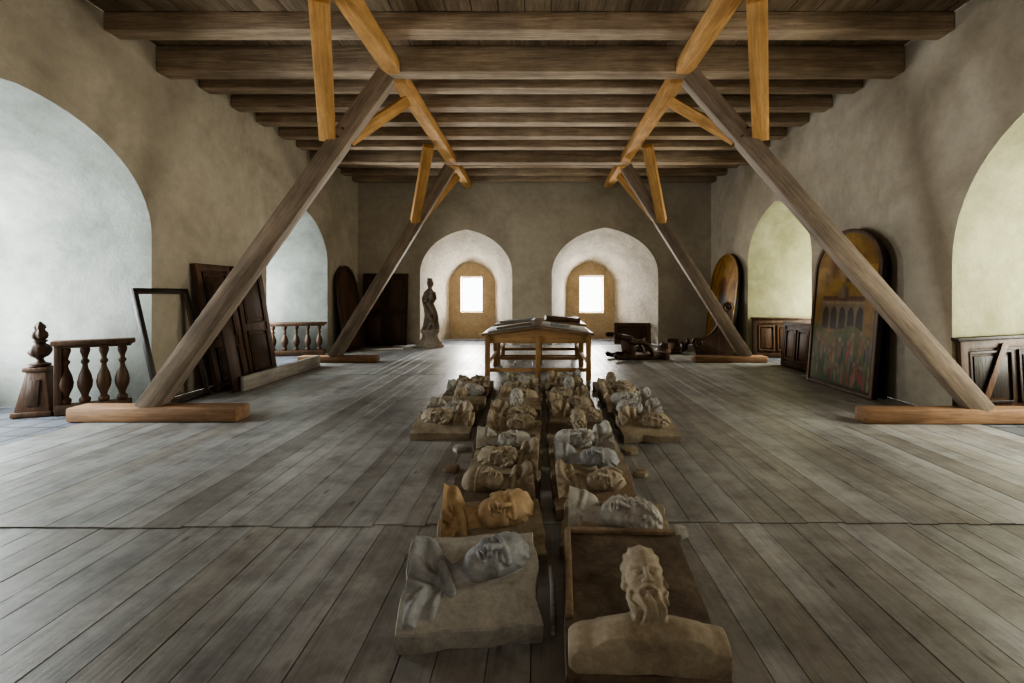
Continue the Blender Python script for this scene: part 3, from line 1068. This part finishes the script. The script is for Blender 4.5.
def painting(root, W, H, spring, func):
    b = MB()
    ol = arched_outline(W, H, spring)
    b.prism(ol, -.06, 0)
    b.build('board', M_black, root, .006)
    me = paint_mesh('painted_face', W * .95, H * .97, spring * .98, func)
    o = bpy.data.objects.new('painted_face', me)
    COL.objects.link(o)
    o.parent = root
    o.location = (0, -.062, H * .012)
    b = MB()
    b.ring_prism(ol, [(p[0] * .93, .03 + p[1] * .962) for p in ol], -.075, -.058)
    b.build('gilt_edge', M_gold if func is paint_small else M_dark2, root, .003)
t = lean('painting', 'large arched painting of buildings and crowd leaning behind near right strut', 'painting', 'R', 6.72, .29, 2.40, None, .09)
painting(t, 1.46, 2.36, 1.76, paint_big)
t = lean('arched_panel', 'black arched backing panel leaning between the big painting and the wall', 'panel', 'R', 6.74, .10, 2.30)
b = MB()
b.prism(arched_outline(1.36, 2.28, 1.71), -.04, 0)
b.build('board', M_black, t, .006)
t = lean('painting', 'smaller gold toned arched painting leaning near the far right corner', 'painting', 'R', 11.25, .30, 2.42)
painting(t, 1.62, 2.40, 1.7, paint_small)

JA = math.atan2(-.35, 1.5)
t = thing('panelled_front', 'wide low dark panelled front standing against the far side of right niche', 'panel', (5.42, 10.02, 0), (R(-3), 0, JA), 'low panelled fronts in the right niche')
panelled(t, 1.30, .84, .04, [(-.53, -.20, .14, .70), (-.15, .18, .14, .70), (.23, .53, .14, .70)], M_dark, M_dark2)
b = MB()
b.box((0, -.03, .86), (1.34, .12, .04))
b.build('ledge', M_dark, t, .008)
t = thing('panelled_front', 'narrower low dark panelled front at the near end of the right niche', 'panel', (XR + .10, 8.5, 0), (R(-4), 0, -PI / 2), 'low panelled fronts in the right niche')
panelled(t, 1.0, .86, .04, [(-.38, -.03, .14, .72), (.03, .38, .14, .72)], M_dark, M_dark2)
t = thing('panelled_front', 'dark worn panelled bench front tilted at the right edge beside near strut foot', 'panel', (5.44, 5.205, .035), (0, R(-3), 0))
panelled(t, 1.24, .86, .04, [(-.53, -.03, .14, .74), (.03, .53, .14, .74)], M_dark, M_black)
b = MB()
b.box((0, -.02, .88), (1.30, .10, .04))
b.build('ledge', M_black, t, .01)
b = MB()
b.box((-.28, -.075, .45), (.07, .02, .78), Matrix.Rotation(R(22), 3, 'Y'))
b.build('loose_strip', M_dark2, t, .005)

# ------------------------------------------------------------------ balustrades
BAL = [(.030, 0), (.046, .02), (.046, .05), (.026, .07), (.032, .10), (.058, .17), (.062, .22), (.050, .29), (.026, .36), (.020, .40), (.034, .42), (.034, .44), (.020, .46), (.028, .50), (.040, .535), (.040, .56), (.030, .58)]
def balustrade(label, loc, rz, L, n, H, mat, posts=True):
    t = thing('balustrade', label, 'balustrade', loc, (0, 0, rz), 'turned balustrades')
    k = (H - .20) / .58
    b = MB()
    b.box((0, 0, .06), (L, .12, .12))
    b.build('bottom_rail', mat, t, .012)
    b = MB()
    b.box((0, 0, H - .03), (L + .06, .15, .06))
    b.box((0, 0, H - .075), (L, .11, .03))
    b.build('hand_rail', mat, t, .014)
    for i in range(n):
        b = MB()
        x = -L / 2 + L * (i + .5) / n
        b.lathe([(r * 1.12, z * k) for r, z in BAL], (x, 0, .115), 16)
        b.build('baluster', mat, t, 0, True, 50)
    if posts:
        b = MB()
        b.box((-L / 2 + .03, 0, H / 2), (.07, .11, H - .06))
        b.build('post', mat, t, .008)
    return t
balustrade('short brown balustrade with turned balusters beside the near left strut foot', (-5.28, 5.42, 0), R(32), .66, 4, .86, M_dark2)
balustrade('low balustrade standing inside the small arched niche on the left', (-5.50, 10.36, 0), math.atan2(.35, 1.5), 1.2, 5, .76, M_dark2, False)

t = thing('carved_finial', 'dark carved urn finial on a tapered wooden post in the left niche', 'carving', (-5.80, 5.3, 0), (0, 0, R(20)))
b = MB()
b.box((0, 0, .03), (.36, .32, .06))
b.box((0, 0, .28), (.32, .28, .46), None, .55)
b.box((0, 0, .53), (.22, .20, .05))
b.build('post', M_dark2, t, .01)
b = MB()
b.box((0, -.115, .27), (.11, .02, .3), Matrix.Rotation(R(-8), 3, 'X'))
b.build('inset_panel', M_dark, t, .006)
b = MB()
b.lathe([(.06, .555), (.095, .565), (.095, .59), (.05, .605), (.032, .635), (.036, .655), (.072, .68), (.095, .72), (.10, .76), (.086, .80), (.05, .825), (.045, .835), (.066, .845), (.066, .86), (.04, .87)], (0, 0, 0), 32, None, lambda a, z: 1 + (.06 * math.cos(10 * a) if .67 < z < .80 else 0))
b.build('urn', M_dark, t, 0, True, 60)
b = MB()
b.lathe([(.036, .865), (.062, .885), (.072, .915), (.064, .95), (.045, .975), (.04, .99), (.05, 1.005), (.045, 1.03), (.026, 1.055), (.008, 1.08)], (0, 0, 0), 36, None, lambda a, z: 1 + .12 * math.cos(6 * a + z * 14))
b.build('carved_bud', M_dark, t, 0, True, 60)

# ------------------------------------------------------------------ statue
t = thing('statue', 'grey brown robed statue holding a child, standing by the left far window', 'statue', (-2.86, 12.05, 0), (0, 0, R(-14)))
b = MB()
b.lathe([(.38, 0), (.38, .07), (.34, .09), (.33, .13), (.27, .18), (.22, .25), (.21, .32), (.235, .37), (.26, .40), (.26, .45), (.23, .47)], (0, 0, 0), 24, Matrix.Diagonal((1, .8, 1, 1)), lambda a, z: 1 + .05 * math.cos(8 * a))
b.build('pedestal', M_base, t, .0, True, 40)
b = MB()
pr = []
for i in range(34):
    z = i / 33
    r_ = np.interp(z, [0, .12, .35, .55, .68, .80, .90, .96, 1], [.22, .195, .17, .155, .125, .155, .14, .08, .045])
    pr.append((float(r_), .46 + z * 1.10))
b.lathe(pr, (0, 0, 0), 56, Matrix.Diagonal((1, .78, 1, 1)), lambda a, z: 1 + .20 * math.cos(7 * a + 4 * math.sin(z * 5) + z * 3) * max(0, 1.35 - z))
b.v = [(x + .045 * math.sin((z - .46) / 1.1 * 2 * PI), y, z) for (x, y, z) in b.v]
b.tube([(-.11, 0, 1.44), (-.17, -.04, 1.28), (-.12, -.13, 1.19), (.0, -.15, 1.24)], [.052, .048, .043, .03], 10)
b.tube([(.11, 0, 1.44), (.17, -.04, 1.28), (.14, -.13, 1.18), (.06, -.15, 1.19)], [.052, .048, .043, .03], 10)
b.tube([(-.12, -.11, 1.15), (-.02, -.15, .95), (.10, -.15, .75), (.18, -.11, .55)], [.035, .045, .05, .035], 8)
b.tube([(0, 0, 1.50), (0, -.01, 1.60)], [.055, .05], 10)
b.build('robed_body', M_stone, t, 0, True, 70)
b = MB()
b.ball((0, -.02, 1.685), (.068, .08, .098))
b.ball((0, -.10, 1.675), (.012, .018, .022), 8)
b.ball((0, .02, 1.67), (.088, .08, .12))
b.build('head', M_stone, t, 0, True, 70)
b = MB()
b.lathe([(.062, 1.755), (.070, 1.76), (.066, 1.785), (.060, 1.815), (.03, 1.81)], (0, 0, 0), 20, None, lambda a, z: 1 + (.12 * math.cos(5 * a) if z > 1.79 else 0))
b.build('crown', M_stone, t, 0, True, 50)
b = MB()
b.ball((.11, -.14, 1.32), (.062, .06, .105))
b.ball((.12, -.15, 1.465), (.046, .048, .055))
b.tube([(.08, -.18, 1.37), (.02, -.19, 1.35)], [.02, .014], 8)
b.tube([(.10, -.17, 1.23), (.07, -.19, 1.13)], [.032, .02], 8)
b.build('child_figure', M_stone, t, 0, True, 70)

# ------------------------------------------------------------------ right background pieces
def spiral(cx, cz, r0, r1, a0, turns, n=26):
    return [(cx + (r0 + (r1 - r0) * i / n) * math.cos(a0 + turns * 2 * PI * i / n), cz + (r0 + (r1 - r0) * i / n) * math.sin(a0 + turns * 2 * PI * i / n)) for i in range(n + 1)]
t = thing('scroll_carving', 'tall dark carved scroll bracket standing before the gold toned painting', 'carving', (4.04, 10.35, 0), (0, 0, R(-14)))
pts = [(-.42, 0), (.36, 0), (.36, 1.0)]
pts += [(.26 + .13 * math.cos(a), 1.10 + .13 * math.sin(a)) for a in [R(-10 + 20 * k) for k in range(10)]]
for k in range(11):
    s_ = k / 10
    p0, p1, p2, p3 = (.12, 1.06), (.06, .68), (-.08, .40), (-.40, .40)
    q = [(1 - s_) ** 3 * p0[i] + 3 * (1 - s_) ** 2 * s_ * p1[i] + 3 * (1 - s_) * s_ * s_ * p2[i] + s_ ** 3 * p3[i] for i in range(2)]
    pts.append(tuple(q))
pts += [(-.42 + .1 * math.cos(a), .30 + .1 * math.sin(a)) for a in [R(100 + 25 * k) for k in range(6)]]
b = MB()
b.prism(pts, -.07, .07)
b.build('body', M_dark, t, .012)
b = MB()
b.tube([(p[0], -.08, p[1]) for p in spiral(.24, 1.10, .12, .03, R(200), -1.6)], .018, 8)
b.tube([(p[0], -.08, p[1]) for p in spiral(-.36, .28, .11, .02, R(60), 1.5)], .018, 8)
b.tube([(.13, -.08, 1.0), (.09, -.08, .72), (-.03, -.08, .48), (-.3, -.08, .39)], .018, 8)
b.build('scroll_ornament', M_dark, t)

# toppled armchair lying on its back, legs toward the viewer's left
t = thing('toppled_armchair', 'toppled dark carved wooden armchair lying on the floor right of the tables', 'chair', (1.95, 9.8, 0), (0, 0, R(12)))
b = MB()
b.box((.38, 0, .06), (.74, .46, .09))
b.box((.76, 0, .08), (.14, .54, .14))
b.build('backrest', M_dark2, t, .02)
b = MB()
b.box((-.02, 0, .28), (.11, .52, .48), Matrix.Rotation(R(-10), 3, 'Y'))
b.build('seat', M_dark2, t, .02)
for y in (-.24, .24):
    b = MB()
    b.tube([(.46, y, .08), (.42, y, .20), (.34, y, .32), (.18, y, .38), (.02, y, .36), (-.08, y, .40), (-.12, y, .47), (-.05, y, .51)], [.05, .048, .052, .056, .05, .052, .05, .035], 10)
    b.build('armrest', M_dark, t, 0, True, 60)
    for z, dz in ((.08, -.02), (.46, .06)):
        b = MB()
        b.tube([(-.04, y, z), (-.16, y, z + dz * .2), (-.28, y, z + dz * .9), (-.38, y, z + dz * .6 + .02), (-.42, y, z + dz * .2 + .05)], [.055, .065, .046, .05, .036], 10)
        b.build('leg', M_dark, t, 0, True, 60)

t = thing('framed_panel', 'brown framed wooden panel leaning low in the right far niche', 'panel', (2.62, 12.62, 0), (R(-24), 0, R(-10)))
panelled(t, 1.0, .62, .04, [(-.38, .38, .11, .51)], M_dark2, M_dark)

for i, (x, y, rz, lab) in enumerate(((3.14, 10.62, 15, 'dark scrolled wood fragment on floor just right of the toppled armchair'), (3.5, 11.55, -30, 'dark scrolled wood fragment on floor left of the tall scroll bracket'), (2.62, 11.3, 60, 'dark scrolled wood fragment on floor in front of the low framed panel'))):
    b = MB()
    b.tube([(p[0], p[1], .08) for p in spiral(-.22, 0, .18, .04, 0, 1.4)], .07, 10)
    b.tube([(-.04, 0, .06), (.12, -.1, .08), (.25, -.05, .12), (.29, .04, .20), (.27, .06, .28)], [.06, .075, .065, .05, .03], 10)
    b.box((.08, .1, .06), (.36, .16, .12), Matrix.Rotation(R(10), 3, 'Z'))
    b.box((-.1, .02, .19), (.28, .18, .14), Matrix.Rotation(R(25), 3, 'Z'))
    o = b.build('carved_fragment', M_dark2 if i == 1 else M_dark, None, 0)
    o.location = (x, y, 0)
    o.rotation_euler = (0, 0, R(rz))
    tag(o, lab, 'wood fragment', 'carved fragments by the far right wall')
for i, (x, y, L, rz, m, lab) in enumerate(((-3.85, 11.35, .9, 8, M_grey, 'short pale board lying on the floor before the wide double door'), (-3.55, 11.95, .5, -20, M_paper, 'pale flat scrap lying on the floor just left of the statue pedestal'))):
    b = MB()
    b.box((0, 0, .02), (L, .2, .04))
    o = b.build('loose_plank', m, None, .005)
    o.location = (x, y, 0)
    o.rotation_euler = (0, 0, R(rz))
    tag(o, lab, 'board')

# ------------------------------------------------------------------ light
def area(name, loc, rot, sx, sy, power, col):
    l = bpy.data.lights.new(name, 'AREA')
    l.shape = 'RECTANGLE'
    l.size, l.size_y = sx, sy
    l.energy = power
    l.color = col
    o = bpy.data.objects.new(name, l)
    COL.objects.link(o)
    o.location = loc
    o.rotation_euler = rot
    return o
COOL = (.90, .97, .99)
WARM = (1.0, .98, .83)
def win_light(nc, side, power, col):
    w0, w1, z0, z1 = nc['w']
    um, zm = (w0 + w1) / 2, (z0 + z1) / 2
    d = nc['d'] + .30
    if side == 'L':
        area('daylight', (XL - d, um, zm), (0, R(-90), 0), z1 - z0, w1 - w0, power, col)
    elif side == 'R':
        area('daylight', (XR + d, um, zm), (0, R(90), 0), z1 - z0, w1 - w0, power, col)
    else:
        area('daylight', (um, YB + d, zm), (R(-90), 0, 0), w1 - w0, z1 - z0, power, col)
win_light(nL[0], 'L', 265, COOL)
win_light(nL[1], 'L', 195, COOL)
win_light(nR[0], 'R', 195, WARM)
win_light(nR[1], 'R', 172, WARM)
win_light(nB[0], 'B', 140, (1, .98, .94))
win_light(nB[1], 'B', 140, (1, .98, .94))
area('rear_fill_light', (0, -1.3, 2.4), (R(124), 0, 0), 5, 2.2, 95, (1, .93, .84))  # added warm fill lamp behind the camera; the rear wall has no window

w = bpy.data.worlds.new('World')
S.world = w
w.use_nodes = True
bg = w.node_tree.nodes['Background']
bg.inputs['Color'].default_value = (.94, .97, 1, 1)
bg.inputs['Strength'].default_value = 4.0

# ------------------------------------------------------------------ camera
cd = bpy.data.cameras.new('Camera')
cam = bpy.data.objects.new('Camera', cd)
COL.objects.link(cam)
cam.location = (0, 0, 1.4)
cam.rotation_euler = (R(90), 0, 0)
cd.sensor_width = 36
cd.lens = 16
cd.shift_x = -.0254
cd.shift_y = -.0464
cd.clip_start = .05
S.camera = cam
